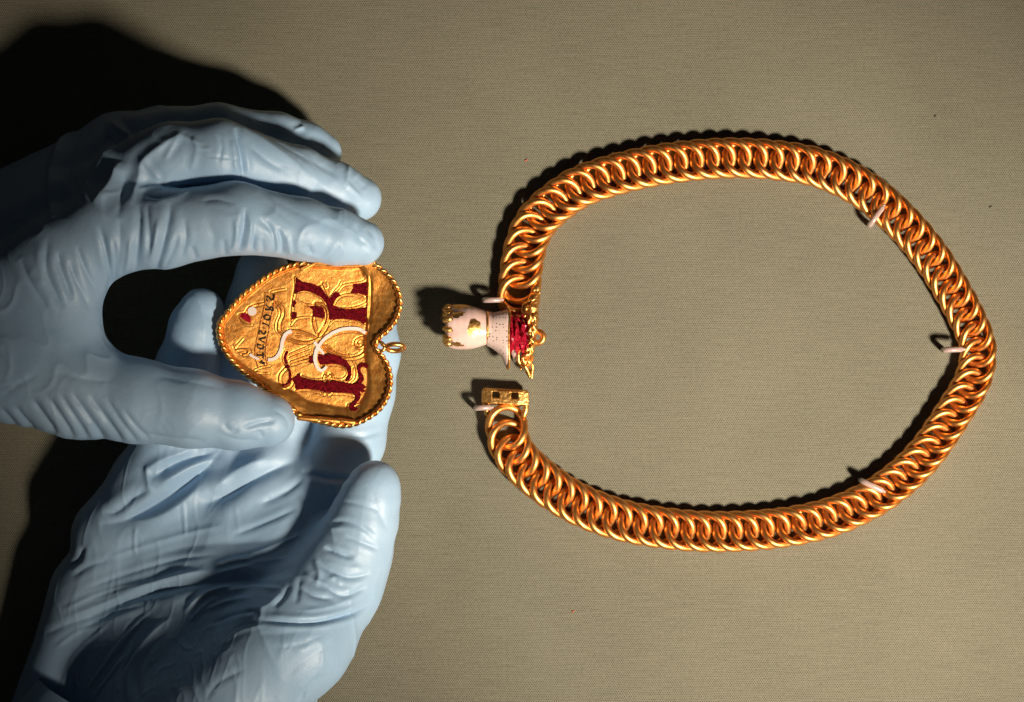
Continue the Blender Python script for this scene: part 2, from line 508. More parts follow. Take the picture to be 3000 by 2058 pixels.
    # gold cloud-scroll ruffle
    body = spline([z4(1255, 60, .42), z4(1225, 170, .5), z4(1190, 270, .62), z4(1190, 400, .66), z4(1185, 540, .66), z4(1165, 660, .68), z4(1165, 780, .66),
                   z4(1120, 880, .62), z4(1100, 950, .58), z4(1130, 1040, .5), z4(1165, 1110, .42), z4(1180, 1145, .38)], n=60)
    k = np.linspace(0, 1, 60)
    rad_ = 0.10 + 0.10 * np.sin(np.clip(k * 1.15, 0, 1) * math.pi) ** 0.8 + 0.02 * np.sin(k * 55)
    rad_[-8:] *= np.linspace(1, .45, 8)
    rf = MB(); rf.tube(body, rad_, 14)
    o = rf.build('gold_ruffle', M['gold_cast'], neck)
    sc = MB()
    for line in ([(1215, 225), (1165, 260), (1100, 290), (1085, 370), (1110, 420), (1050, 455), (1065, 490), (1120, 500), (1150, 470)],
                 [(1240, 260), (1190, 280), (1185, 330), (1130, 320), (1120, 380), (1165, 400), (1170, 450)],
                 [(1250, 400), (1215, 420), (1225, 480), (1205, 540), (1230, 590)],
                 [(1160, 460), (1145, 520), (1170, 560), (1160, 600), (1200, 600)],
                 [(1065, 575), (1115, 575), (1125, 625), (1080, 640), (1065, 700), (1060, 735), (1110, 750), (1130, 720), (1160, 735)],
                 [(1190, 610), (1200, 660), (1170, 690), (1200, 730), (1180, 790), (1200, 840)],
                 [(1130, 760), (1140, 810), (1100, 835), (1040, 820), (1030, 880), (1035, 950), (1065, 1000), (1110, 1010)],
                 [(1160, 800), (1165, 860), (1120, 880), (1085, 900), (1095, 960), (1140, 940), (1160, 990)],
                 [(1180, 860), (1195, 930), (1165, 960), (1195, 1000), (1190, 1080), (1185, 1140)],
                 [(1110, 1010), (1140, 1070), (1160, 1130)]):
        pts = []
        for (x, y) in line:
            d = min(np.hypot(b[0] - z4(x, y, .6)[0], b[1] - z4(x, y, .6)[1]) for b in body)
            pts.append(z4(x, y, 0.92 - min(d, .3) * 0.9 - (0.4 * max(0, (y - 850) / 300)) - 0.3 * max(0, (330 - y) / 200)))
        sc.tube(spline(pts, step=0.03), 0.052, 8)
    for _ in range(26):
        i = random.randrange(4, 52); p = body[i]
        sc.ball((p[0] + random.uniform(-.16, .12), p[1] + random.uniform(-.1, .1), p[2] + rad_[i] * .8), random.uniform(.025, .05), 6)
    sc.build('scrollwork', M['gold_cast'], o)
    lp = MB(); c = z4(1262, 672, 0.66)
    lp.tube([(c[0] + .15 * math.cos(t), c[1] + .165 * math.sin(t), c[2] + .03 * math.cos(t)) for t in np.linspace(0, 2 * math.pi, 28, endpoint=False)], 0.085, 10, True)
    lp.build('hanging_loop', M['gold'], neck)
    MB().tube(spline([z4(1215, 120, .5), z4(1150, 330, .35), z4(960, 360, .4), z4(840, 270, .42)], step=.05), 0.1, 10).build('clasp_shank', M['gold'], neck)
clasp()

# ---- clear plastic pins that hold the necklace down
PINS = [((1418, 880), (1462, 879), 'clear plastic pin hooked over the chain beside the white enamel clasp'),
        ((1394, 1196), (1432, 1194), 'clear plastic pin at the corner of the pierced gold end plate'),
        ((2548, 660), (2584, 610), 'slanted clear plastic pin on the inner edge of the upper right chain'),
        ((2764, 1026), (2814, 1024), 'level clear plastic pin at the rightmost bend of the chain'),
        ((2522, 1408), (2582, 1437), 'clear plastic pin lying over the inner edge of the lower right chain')]
for k, (a, b_, lab) in enumerate(PINS):
    root = empty('plastic_pin', W(*a, 0))
    tag(root, lab, 'pin', 'clear plastic pins holding the necklace')
    z = 0.60
    pts = spline([W(*a, 0.02), W(*a, 0.34), W(a[0] + .12 * (b_[0] - a[0]), a[1] + .12 * (b_[1] - a[1]), z - .03),
                  W((a[0] + b_[0]) / 2, (a[1] + b_[1]) / 2, z + .02), W(*b_, z - .04)], step=0.05)
    MB().tube(pts, 0.082, 12).build('hook', M['clear'], root)
    tip = W(*b_, z - .04); d = W(*b_, 0) - W(*a, 0); d /= np.linalg.norm(d)
    MB().tube([tip + d * .06, tip + d * .1], 0.045, 10).build('hook_end', M['clear'], root)
root = empty('plastic_pin', W(1510, 1050, 0))
tag(root, 'short clear plastic pin with open tube end under the gold ruffle', 'pin', 'clear plastic pins holding the necklace')
MB().tube(spline([W(1511, 1056, 0.02), W(1510, 1050, 0.4), W(1507, 1036, .62)], step=.05), 0.075, 12).build('hook', M['clear'], root)
c = W(1507, 1034, .66)
MB().tube([(c[0] + .06 * math.cos(t), c[1] + .08 * math.sin(t), c[2]) for t in np.linspace(0, 2 * math.pi, 16, endpoint=False)], 0.03, 8, True).build('hook_end', M['clear'], root)

# ---- lint on the cloth
for (x, y, r, mm, lab) in ((1540, 471, .024, 'lint', 'tiny red lint fleck on the cloth above the chain'), (1677, 1793, .024, 'lint', 'tiny red lint fleck on the cloth below the chain'),
                           (2738, 342, .026, 'dark_lint', 'tiny dark lint fleck at the upper right of the cloth'), (2900, 608, .022, 'dark_lint', 'tiny dark lint fleck on the cloth right of the chain')):
    mb = MB(); c = W(x, y, 0.02)
    mb.ball(c, r, 5, (1.0, .8, .6)); mb.tube([c, c + np.array((.05, .03, .01))], .012, 5)
    tag(mb.build('lint_fleck', M[mm]), lab, 'lint', 'lint flecks on the cloth')

# ------------------------------------------------------------------ heart pendant
ZR = 3.85                     # height of the rim
z3 = lambda x, y: (600 + x * 0.3576, 720 + y * 0.3576)
OUT = [(98, 680), (112, 610), (158, 548), (228, 460), (305, 380), (388, 312), (485, 240), (585, 183), (685, 145), (780, 128), (860, 132), (960, 136), (1100, 142),
       (1250, 138), (1370, 130), (1455, 190), (1525, 255), (1572, 335), (1595, 420), (1594, 500), (1568, 585), (1528, 650), (1478, 705), (1425, 748), (1396, 790), (1402, 838),
       (1445, 888), (1488, 955), (1514, 1040), (1518, 1130), (1498, 1218), (1460, 1295), (1402, 1362), (1325, 1415), (1240, 1455), (1150, 1478), (1050, 1472), (950, 1448),
       (850, 1425), (765, 1395), (705, 1345), (605, 1262), (505, 1192), (425, 1130), (335, 1060), (255, 990), (190, 920), (142, 845), (110, 760)]
FLOOR_D = 0.165
pend = empty('heart_pendant', W(930, 965, ZR - 0.55))
tag(pend, 'open gold heart pendant with red enamel letters held between gloved fingers', 'pendant')

outl = spline([W(*z3(x, y), ZR)[:2] for x, y in OUT], n=720, closed=True)
CEN = W(*z3(880, 770), ZR)[:2]
PX2 = lambda x, y: W(*z3(x, y), ZR - FLOOR_D)[:2]

def seg_dist(P, line):
    """distance of points P (n,2) to a polyline, and parameter 0..1 along it, signed side"""
    Ls = np.array(line, float); best = np.full(len(P), 1e9); tt = np.zeros(len(P)); sd = np.zeros(len(P))
    ln = np.linalg.norm(np.diff(Ls, axis=0), axis=1); cum = np.concatenate([[0], np.cumsum(ln)]); tot = cum[-1] + 1e-9
    for i in range(len(Ls) - 1):
        a, b_ = Ls[i], Ls[i + 1]; ab = b_ - a; l2 = ab @ ab + 1e-12
        t = np.clip(((P - a) @ ab) / l2, 0, 1)
        q = P - (a + t[:, None] * ab)
        d = np.hypot(q[:, 0], q[:, 1]); m_ = d < best
        best[m_] = d[m_]; tt[m_] = ((cum[i] + t * ln[i]) / tot)[m_]
        sd[m_] = np.sign(ab[0] * q[:, 1] - ab[1] * q[:, 0])[m_]
    return best, tt, sd

def noise2(P, freq, seed, octs=4):
    """cheap smooth value noise on points (n,k)"""
    r = np.random.default_rng(seed); out = np.zeros(len(P)); amp = 1.0; k = P.shape[1]
    for o_ in range(octs):
        for _ in range(5):
            d = r.normal(size=k); d /= np.linalg.norm(d)
            out += amp * np.sin(P @ d * freq * r.uniform(.6, 1.5) + r.uniform(0, 6.28)) / 5
        freq *= 2; amp *= 0.55
    return out

RIDGES = [  # raised double outlines of the stems and scrolls (photograph close-up coordinates), half width, height
    ([(640, 730), (600, 690), (600, 620), (625, 560), (620, 500), (575, 455)], 9, .05), ([(615, 735), (575, 690), (575, 620), (600, 560), (590, 500), (550, 470)], 6, .03),
    ([(690, 690), (760, 690), (840, 715), (900, 745), (935, 765)], 9, .05), ([(660, 740), (740, 775), (830, 785), (900, 765), (935, 745)], 9, .05),
    ([(680, 720), (760, 735), (840, 740), (910, 750)], 5, .02),
    ([(905, 470), (960, 475), (995, 520), (1000, 590), (975, 660), (930, 725)], 11, .09), ([(880, 580), (885, 640), (905, 700), (935, 750)], 9, .06),
    ([(940, 470), (975, 500), (985, 560), (975, 630), (945, 690)], 5, .03),
    ([(945, 775), (1020, 730), (1100, 700), (1190, 690), (1260, 700), (1310, 730)], 8, .05),
    ([(950, 805), (1000, 860), (1070, 895), (1150, 915), (1230, 910), (1290, 880), (1318, 820), (1312, 760)], 9, .05),
    ([(985, 810), (1040, 860), (1110, 890), (1190, 895), (1250, 875), (1290, 830)], 6, .03),
    ([(1300, 745), (1260, 750), (1225, 775), (1225, 815), (1260, 835), (1290, 815), (1290, 780), (1265, 770), (1248, 790), (1262, 805)], 7, .05),
    ([(1330, 160), (1335, 300), (1330, 450), (1325, 560), (1328, 700)], 11, .07),
    ([(735, 250), (738, 330), (722, 420), (708, 520), (705, 610)], 7, .04),
    ([(740, 372), (800, 358), (870, 372), (940, 415), (985, 470)], 6, .05), ([(725, 415), (790, 460), (870, 478), (950, 470)], 6, .03),
    ([(1045, 480), (1080, 420), (1150, 392), (1230, 395), (1300, 430), (1320, 455), (1250, 490), (1150, 510), (1060, 495)], 6, .05),
    ([(700, 640), (740, 590), (820, 575), (900, 580), (970, 600)], 6, .04), ([(1010, 640), (1060, 600), (1150, 600), (1250, 620), (1315, 660)], 6, .04),
    ([(280, 560), (330, 545), (360, 500), (420, 475), (480, 465)], 7, .04), ([(280, 575), (320, 630), (380, 640)], 6, .04),
    ([(240, 830), (290, 775), (310, 750)], 6, .04), ([(250, 850), (300, 840), (350, 845), (350, 875), (310, 885)], 8, .05), ([(230, 800), (280, 870), (340, 880)], 6, .03),
    ([(655, 850), (632, 900), (640, 950), (672, 985)], 6, .04), ([(650, 1000), (610, 1050), (605, 1110), (640, 1160), (690, 1140), (710, 1090)], 8, .05),
    ([(690, 880), (760, 850), (830, 820)], 6, .04), ([(690, 910), (770, 880), (850, 850)], 6, .04), ([(695, 945), (780, 915), (850, 890)], 7, .05), ([(700, 965), (790, 940), (850, 925)], 7, .04),
    ([(790, 1060), (850, 1085), (920, 1090), (980, 1080), (1060, 1085), (1120, 1085), (1155, 1050), (1140, 1000), (1080, 970), (1000, 965)], 6, .05),
    ([(740, 1180), (820, 1172), (900, 1188), (960, 1205), (1050, 1205), (1150, 1210), (1210, 1225)], 6, .05),
    ([(1170, 880), (1230, 1000), (1230, 1080), (1190, 1120)], 5, .04), ([(1210, 1000), (1205, 1080), (1160, 1120)], 5, .05),
    ([(950, 1180), (965, 1215), (985, 1195), (1005, 1220), (1030, 1195)], 7, .06), ([(960, 1085), (975, 1050), (1000, 1080), (1020, 1050), (1040, 1080)], 7, .06),
    ([(540, 370), (600, 355), (660, 345)], 6, .04), ([(400, 1010), (460, 985), (520, 975)], 6, .04), ([(410, 1030), (520, 1035)], 5, .03),
    ([(1165, 1300), (1160, 1350), (1210, 1365), (1255, 1330)], 7, .05), ([(1260, 1290), (1230, 1300), (1200, 1320)], 5, .04),
    ([(960, 300), (990, 370), (1018, 415), (1060, 360), (1090, 330), (1110, 290)], 6, .05), ([(990, 290), (1000, 340), (940, 320)], 5, .03),
    ([(1090, 360), (1130, 315), (1210, 300), (1290, 285), (1325, 250)], 6, .04),
]

def floor_relief(P):
    r = np.zeros(len(P))
    for line, w, hgt in RIDGES:
        l2 = spline([PX2(x, y) for x, y in line], step=0.06)
        lo = l2.min(0) - .15; hi = l2.max(0) + .15
        m_ = np.where(((P > lo) & (P < hi)).all(1))[0]
        if not len(m_): continue
        d, t, _ = seg_dist(P[m_], l2); ww = w * 0.3576 / 100 * 0.72
        k = hgt * 0.36 * np.exp(-(d / ww) ** 2) - hgt * .22 * np.exp(-((d - 2.1 * ww) / ww) ** 2)
        r[m_] = np.where(np.abs(k) > np.abs(r[m_]), k, r[m_])
    return r

def case():
    NS = 150
    N = len(outl)
    ss = np.concatenate([np.linspace(0.004, 0.8, 100), np.linspace(0.8, 1, NS - 100 + 1)[1:]])
    P = (CEN[None, None, :] + ss[:, None, None] * (outl - CEN)[None, :, :]).reshape(-1, 2)
    # distance to the outline
    sub = np.vstack([outl[::3], outl[:1]])
    d, _, _ = seg_dist(P, sub)
    xr = (PX2(1335, 0)[0])
    wd = np.where(P[:, 0] > xr - .25, 0.85, 0.34)
    k = np.clip((P[:, 0] - (xr - .3)) / .45, 0, 1); k = k * k * (3 - 2 * k)
    wd = 0.19 + k * 0.75
    # lower left wall is a broad slope, the top side is steep
    low = np.clip((PX2(0, 900)[1] - P[:, 1]) / 1.4, 0, 1); wd = wd + 0.40 * low * (1 - k)
    top = np.clip((P[:, 1] - PX2(0, 200)[1]) / .3, 0, 1); wd = wd * (1 - .45 * top * (1 - k))
    t = np.clip(d / wd, 0, 1)
    lobe = 1 - (1 - t) ** 1.7
    steep = t * t * (3 - 2 * t)
    prof = steep * (1 - k) + lobe * k
    z = ZR - FLOOR_D * prof
    # crease where the lobes turn up from the flat floor
    inside = np.clip((prof - .82) / .15, 0, 1)
    z_base = z + np.clip((prof - .82) / .15, 0, 1) * 0.04 * np.clip(((CEN[0] - P[:, 0]) + (P[:, 1] - CEN[1])) / 1.414, -0.6, 1.6)
    z += floor_relief(P) * np.clip((prof - .6) / .25, 0, 1)
    z += inside * (0.005 * noise2(P, 5, 3) + 0.0018 * noise2(P * np.array((0.8, 1.1)), 26, 5, 3)) + (1 - inside) * 0.010 * noise2(P, 7, 9, 3)
    up_left = ((CEN[0] - P[:, 0]) + (P[:, 1] - CEN[1])) / 1.414
    z += inside * 0.04 * np.clip(up_left, -0.6, 1.6)
    top_v = np.column_stack([P, z])
    # sheet metal thickness: underside follows the bowl
    zb = np.minimum(ZR - 0.10 - (FLOOR_D + 0.02) * np.clip(prof * 1.02, 0, 1), z - 0.07)
    keep = np.arange(0, NS, 5)
    if keep[-1] != NS - 1: keep = np.append(keep, NS - 1)
    V = [top_v]; off = NS * N
    Pb = P.reshape(NS, N, 2)[keep].reshape(-1, 2); Zb = zb.reshape(NS, N)[keep].reshape(-1)
    V.append(np.column_stack([Pb, Zb]))
    V = np.vstack(V)
    j = np.arange(N); j2 = (j + 1) % N
    F = []
    for i in range(NS - 1):
        F.append(np.stack([i * N + j, (i + 1) * N + j, (i + 1) * N + j2, i * N + j2], 1))
    for i in range(len(keep) - 1):
        F.append(np.stack([off + i * N + j, off + i * N + j2, off + (i + 1) * N + j2, off + (i + 1) * N + j], 1))
    lt = (NS - 1) * N; lb = off + (len(keep) - 1) * N
    F.append(np.stack([lt + j, lb + j, lb + j2, lt + j2], 1))
    # caps at the centre
    V = np.vstack([V, [[*CEN, top_v[:N, 2].mean()]], [[*CEN, Zb[:N].mean()]]])
    F.append(np.stack([np.full(N, len(V) - 2), j, j2, j2], 1)[:, :4])
    F = np.vstack(F)
    tri = F[-N:, :3]; F = F[:-N]
    verts = V; faces = [tuple(q) for q in F] + [tuple(q) for q in tri] + [(len(V) - 1, off + b, off + a) for a, b in zip(j, j2)]
    return obj('case', verts, faces, M['gold_case'], pend), P, z_base
case_o, CP, CZ = case()

def floor_z(x, y):
    d = (CP[:, 0] - x) ** 2 + (CP[:, 1] - y) ** 2
    return CZ[np.argmin(d)]

# twisted rope border: two wires wound round each other
def rope(idx, name='rope_border'):
    c = outl[idx]
    Ls = np.concatenate([[0], np.cumsum(np.linalg.norm(np.diff(c, axis=0), axis=1))])
    nn = int(Ls[-1] / 0.018); s = np.linspace(0, Ls[-1], nn)
    c = np.stack([np.interp(s, Ls, c[:, k]) for k in (0, 1)], 1)
    T = np.gradient(c, axis=0); T /= np.linalg.norm(T, axis=1)[:, None] + 1e-9
    Nn = np.stack([T[:, 1], -T[:, 0]], 1)
    root = None
    for w in (0, 1):
        ph = s / 0.40 * 2 * math.pi + math.pi * w
        pts = np.column_stack([c + Nn * (0.035 + 0.040 * np.cos(ph))[:, None], ZR + 0.03 + 0.042 * np.sin(ph)])
        o = MB().tube(pts, 0.046, 9).build(name if root is None else 'strand', M['gold_rope'], root or pend)
        root = root or o
# parameter positions of the notch and of the flat clasp side
def near(x, y):
    p = W(*z3(x, y), ZR)[:2]; return int(np.argmin(((outl - p) ** 2).sum(1)))
i_tab0, i_tab1, i_notch, i_h0, i_h1 = near(845, 130), near(1372, 130), near(1396, 800), near(1240, 1455), near(740, 1385)
rope(np.arange(i_tab1, i_notch + 1))
rope(np.arange(i_notch, i_h1 + 1), 'rope_border')
rope(np.concatenate([np.arange(i_h1 + 6, len(outl)), np.arange(0, i_tab0)]))
# plain inner rim
o_in = CEN + (outl - CEN) * 0.972
MB().tube(np.column_stack([o_in, np.full(len(o_in), ZR + 0.005)])[::3], 0.035, 8, True).build('inner_rim', M['gold_case'], pend)
# clasp side at the top: flat strip with a folded tab at its left end and an upright lug at its right end
def Z(x, y, dz=0.0): return W(*z3(x, y), ZR + dz)
def slab(poly, z0, z1, mat, name, parent=None, bev=0.012):
    m_ = len(poly)
    v = [np.array((*W(*z3(x, y), z1)[:2], z0)) for x, y in poly] + [np.array((*W(*z3(x, y), z1)[:2], z1)) for x, y in poly]
    f = [tuple(range(m_))[::-1], tuple(range(m_, 2 * m_))] + [(i, (i + 1) % m_, m_ + (i + 1) % m_, m_ + i) for i in range(m_)]
    o = obj(name, v, f, mat, parent or pend, smooth=False)
    if np.sum([poly[i][0] * poly[(i + 1) % m_][1] - poly[(i + 1) % m_][0] * poly[i][1] for i in range(m_)]) > 0: o.data.flip_normals()
    if bev:
        b = o.modifiers.new('edge', 'BEVEL'); b.width = bev; b.segments = 2; b.limit_method = 'ANGLE'
    return o
slab([(880, 122), (1100, 132), (1290, 124), (1292, 158), (1100, 164), (890, 158)], ZR - .18, ZR + .03, M['gold_case'], 'clasp_strip')
slab([(1285, 118), (1365, 104), (1392, 120), (1392, 175), (1290, 168)], ZR - .15, ZR + .06, M['gold_case'], 'clasp_lug', bev=.02)
slab([(765, 178), (800, 160), (880, 128), (895, 140), (830, 178), (790, 200)], ZR - .12, ZR + .05, M['gold_case'], 'clasp_tab', bev=.02)
# hinge barrels on the lower side
hinge = None
for (a, b_) in (((758, 1402), (900, 1415)), ((918, 1410), (1080, 1432)), ((1090, 1425), (1205, 1440))):
    o = MB().tube([Z(*a, .06), Z((a[0] + b_[0]) / 2, (a[1] + b_[1]) / 2, .065), Z(*b_, .06)], .075, 12).build('hinge' if hinge is None else 'hinge_barrel', M['gold_case'], hinge or pend)
    hinge = hinge or o
slab([(905, 1385), (930, 1388), (930, 1425), (905, 1420)], ZR - .1, ZR + .02, M['black_enamel'], 'hinge_slot', bev=0)
slab([(690, 1290), (725, 1280), (748, 1300), (755, 1370), (735, 1400), (700, 1340)], ZR - .3, ZR - .04, M['gold_case'], 'hinge_fold', bev=.02)
# suspension loop
lp = MB()
c = Z(1545, 826, .03)
pts = [(c[0] + .24 * math.cos(t), c[1] + .105 * math.sin(t), c[2] + .16 * math.sin(t)) for t in np.linspace(0, 2 * math.pi, 36, endpoint=False)]
lp.tube(pts, 0.07, 12, True); loop_o = lp.build('suspension_loop', M['gold_rope'], pend)
MB().tube(spline([Z(1400, 795, .02), Z(1412, 775, .05), Z(1440, 790, .07), Z(1460, 815, .06), Z(1445, 850, .05), Z(1415, 850, .02)], step=.03), 0.05, 10).build('loop_mount', M['gold_rope'], loop_o)
MB().tube([Z(1440, 800, .06), Z(1480, 822, .06)], 0.05, 10).build('loop_mount', M['gold_rope'], loop_o)

# enamel letters: thin inlays standing a hair proud of the floor
def inlay(polys, name, mat, jag=2.2, dz=0.02, parent=None):
    bm = bmesh.new()
    r2 = random.Random(len(polys[0]) * 7 + int(polys[0][0][0]))
    for poly in polys:
        pts = spline([(*p,) for p in poly], step=7.0, closed=True) if len(poly) > 2 else poly
        pts = [(x + r2.uniform(-jag, jag), y + r2.uniform(-jag, jag)) for x, y in densify(poly, 9)]
        top = []; bot = []
        for x, y in pts:
            q = PX2(x, y); zf = floor_z(*q)
            top.append(bm.verts.new((q[0], q[1], max(zf, ZR - FLOOR_D) + dz))); bot.append(bm.verts.new((q[0], q[1], ZR - FLOOR_D - .03)))
        m_ = len(top)
        for tri in tessellate_polygon([[Vector((t.co.x, t.co.y, 0)) for t in top]]):
            try: bm.faces.new([top[q] for q in tri])
            except ValueError: pass
        for i in range(m_): bm.faces.new((top[i], bot[i], bot[(i + 1) % m_], top[(i + 1) % m_]))
    bmesh.ops.triangulate(bm, faces=[f for f in bm.faces if len(f.verts) > 4])
    bmesh.ops.recalc_face_normals(bm, faces=bm.faces[:])
    me = bpy.data.meshes.new(name); bm.to_mesh(me); bm.free(); me.materials.append(mat)
    o = bpy.data.objects.new(name, me); COL.objects.link(o)
    o.parent = parent or pend; o.matrix_parent_inverse = Matrix.Translation((parent or pend).location).inverted() if parent is None else Matrix.Translation(pend.location).inverted()
    return o
def densify(poly, step):
    out = []
    for i in range(len(poly)):
        a, b_ = np.array(poly[i], float), np.array(poly[(i + 1) % len(poly)], float)
        k = max(1, int(np.linalg.norm(b_ - a) / step))
        for t in range(k): out.append(tuple(a + (b_ - a) * t / k))
    return out
def ribbon(line, w0, w1=None):
    """polygon of a tapered stroke"""
    c = spline(line, step=8.0); T = np.gradient(c, axis=0); T /= np.linalg.norm(T, axis=1)[:, None] + 1e-9
    Nn = np.stack([-T[:, 1], T[:, 0]], 1); w = np.linspace(w0, w0 if w1 is None else w1, len(c))[:, None]
    return [tuple(p) for p in c + Nn * w] + [tuple(p) for p in (c - Nn * w)[::-1]]

letter_k = inlay([
    [(742, 245), (755, 262), (800, 288), (850, 298), (905, 312), (920, 330), (935, 318), (955, 345), (968, 360), (990, 395), (1012, 425), (1062, 366), (1075, 372), (1108, 396), (1075, 425), (1055, 450), (1042, 478),
     (1080, 498), (1150, 515), (1230, 516), (1285, 508), (1322, 503), (1318, 560), (1308, 580), (1320, 600), (1300, 640), (1260, 612), (1190, 598), (1110, 592), (1060, 596), (1015, 603), (1012, 540), (1005, 500), (985, 462), (950, 420), (900, 388), (850, 368), (800, 362), (745, 382), (728, 388), (732, 330), (740, 300)],
    [(838, 490), (905, 490), (955, 494), (968, 510), (978, 545), (978, 590), (930, 580), (878, 572), (880, 530), (865, 510)],
    [(1210, 304), (1250, 310), (1300, 298), (1322, 292), (1322, 350), (1320, 420), (1292, 398), (1250, 386), (1188, 382), (1212, 340)],
    [(716, 446), (735, 440), (748, 462), (735, 475), (722, 500), (712, 495)],
    [(708, 528), (720, 540), (748, 540), (748, 578), (722, 588), (706, 604)]], 'enamel_letter', M['red'])
letter_k['label'] = 'dark red enamel letter K on its side, nearest the upper finger'
letter_h = inlay([
    [(698, 1086), (735, 1072), (765, 1042), (775, 1040), (778, 1072), (800, 1082), (860, 1092), (930, 1106), (965, 1106), (985, 1120), (1005, 1100), (1018, 1112), (1060, 1098), (1075, 1110), (1140, 1118), (1200, 1132), (1238, 1122), (1262, 1090),
     (1254, 1050), (1243, 1010), (1250, 975), (1280, 958), (1318, 962), (1330, 985), (1310, 1000), (1292, 985), (1272, 995), (1268, 1025), (1290, 1058), (1298, 1090), (1275, 1128), (1300, 1140), (1318, 1155), (1285, 1172), (1312, 1186), (1280, 1200), (1262, 1192), (1272, 1215), (1262, 1250), (1232, 1290), (1215, 1302), (1222, 1328), (1240, 1318), (1248, 1335), (1222, 1352), (1185, 1348), (1172, 1322), (1188, 1292), (1218, 1272), (1232, 1245), (1212, 1212), (1150, 1200), (1050, 1198), (965, 1192), (900, 1176), (830, 1166), (740, 1178), (733, 1130)],
    [(922, 884), (958, 888), (1000, 882), (1060, 890), (1110, 905), (1155, 940), (1190, 990), (1196, 1045), (1182, 1090), (1150, 1110), (1148, 1100), (1166, 1060), (1160, 1005), (1120, 975), (1060, 960), (985, 968), (935, 968), (920, 930)],
    [(850, 900), (886, 896), (886, 958), (850, 956)]], 'enamel_letter', M['red'])
letter_h['label'] = 'red enamel letter H on its side, nearest the thumb'
inlay([ribbon([(672, 860), (655, 890), (652, 925), (668, 960)], 11, 11), [(648, 985), (672, 965), (692, 980), (678, 1000), (655, 1000)], ribbon([(680, 1005), (692, 1040), (690, 1085), (672, 1125), (628, 1142)], 11, 7)], 'enamel_flourish', M['red'])
inlay([[(285, 568), (300, 545), (345, 545), (372, 575), (375, 628), (335, 610), (300, 585)]], 'red_bud', M['red_bright'])
# white enamel: stem and flower dot
wl = [ribbon([(1308, 708), (1260, 680), (1180, 672), (1100, 684), (1030, 715), (970, 760), (925, 815)], 15, 12), ribbon([(890, 780), (925, 830), (968, 882)], 13, 10),
      ribbon([(925, 815), (902, 870), (896, 935), (915, 990), (950, 1018), (990, 985)], 17, 11), ribbon([(705, 692), (660, 715), (632, 770), (622, 830), (600, 880), (565, 918), (512, 928)], 16, 13),
      ribbon([(362, 880), (400, 905), (438, 922)], 11, 9)]
for i, p in enumerate(wl): inlay([p], 'enamel_stem', M['white_inlay'], 1.0, 0.03 + 0.004 * i)
inlay([[(385 + 36 * math.cos(t), 528 + 36 * math.sin(t)) for t in np.linspace(0, 6.28, 24, endpoint=False)]], 'enamel_dot', M['white_inlay'], 1.0, .03)

# motto on the banner, reading mirrored and on its side as in the photograph (close-up coordinates of the banner)
zt = lambda x, y: ((640 + x * 0.1882 - 600) / 0.3576, (800 + y * 0.1882 - 720) / 0.3576)
GLY = [
    [[(762, 430), (748, 400), (748, 365), (775, 355), (800, 375), (800, 400), (825, 410), (850, 395), (862, 365), (850, 340), (872, 330)]],                       # S
    [[(728, 558), (800, 560), (850, 572)], [(845, 575), (845, 530), (820, 520), (800, 535), (800, 560)], [(800, 545), (770, 520), (750, 495), (725, 480)]],       # R
    [[(758, 642), (718, 656), (708, 684), (735, 714), (765, 722)], [(758, 642), (795, 655), (808, 684), (795, 712), (765, 722)]],                                                            # O
    [[(690, 770), (720, 778), (770, 805), (780, 815)], [(685, 762), (692, 788)], [(775, 798), (782, 825)]],                                                         # I
    [[(703, 840), (706, 850)]],
    [[(628, 940), (632, 890), (655, 885), (672, 905), (680, 935), (705, 940), (728, 920), (730, 885)]],                                                             # S
    [[(735, 990), (690, 1000), (625, 1020)], [(625, 1020), (670, 1050), (718, 1072)]],                                                                              # V
    [[(655, 1110), (610, 1100), (598, 1130), (635, 1165), (680, 1165), (702, 1140), (685, 1115)]],                                                                  # O
    [[(598, 1268), (650, 1270), (690, 1272)], [(690, 1230), (688, 1315)], [(598, 1252), (600, 1282)]],                                                              # T
    [[(632, 1385), (670, 1382), (708, 1402)], [(668, 1352), (672, 1405)], [(705, 1375), (700, 1420)]],                                                              # cross mark
]
for g in GLY:
    polys = []
    for s in g:
        s2 = [zt(x, y) for x, y in s]
        polys.append(ribbon(s2, 4.8, 4.4))
    inlay(polys, 'banner_letter', M['black_enamel'], 0.6, 0.04)

# beaded banner edges
for line in ([(495, 380), (488, 480), (462, 590), (438, 700), (414, 800), (408, 900), (430, 985)], [(572, 400), (560, 480), (538, 590), (518, 700), (500, 800), (492, 900), (508, 970)]):
    mb = MB()
    for x, y in spline(line, step=11.0):
        q = PX2(x, y); mb.ball((q[0], q[1], floor_z(*q) + .012), .021, 5, (1.3, .7, .8))
    b = mb.build('beaded_edge', M['gold_rope'], pend); b['kind'] = 'stuff'

# the pendant is tipped a little towards the lower right
pend.rotation_euler = Matrix.Rotation(math.radians(5.5), 4, Vector((1, 1, 0)).normalized()).to_euler()

# ------------------------------------------------------------------ gloved hands (implicit surface -> mesh)
def smin(a, b, k):
    h = np.maximum(k - np.abs(a - b), 0) / k
    return np.minimum(a, b) - h * h * k * 0.25

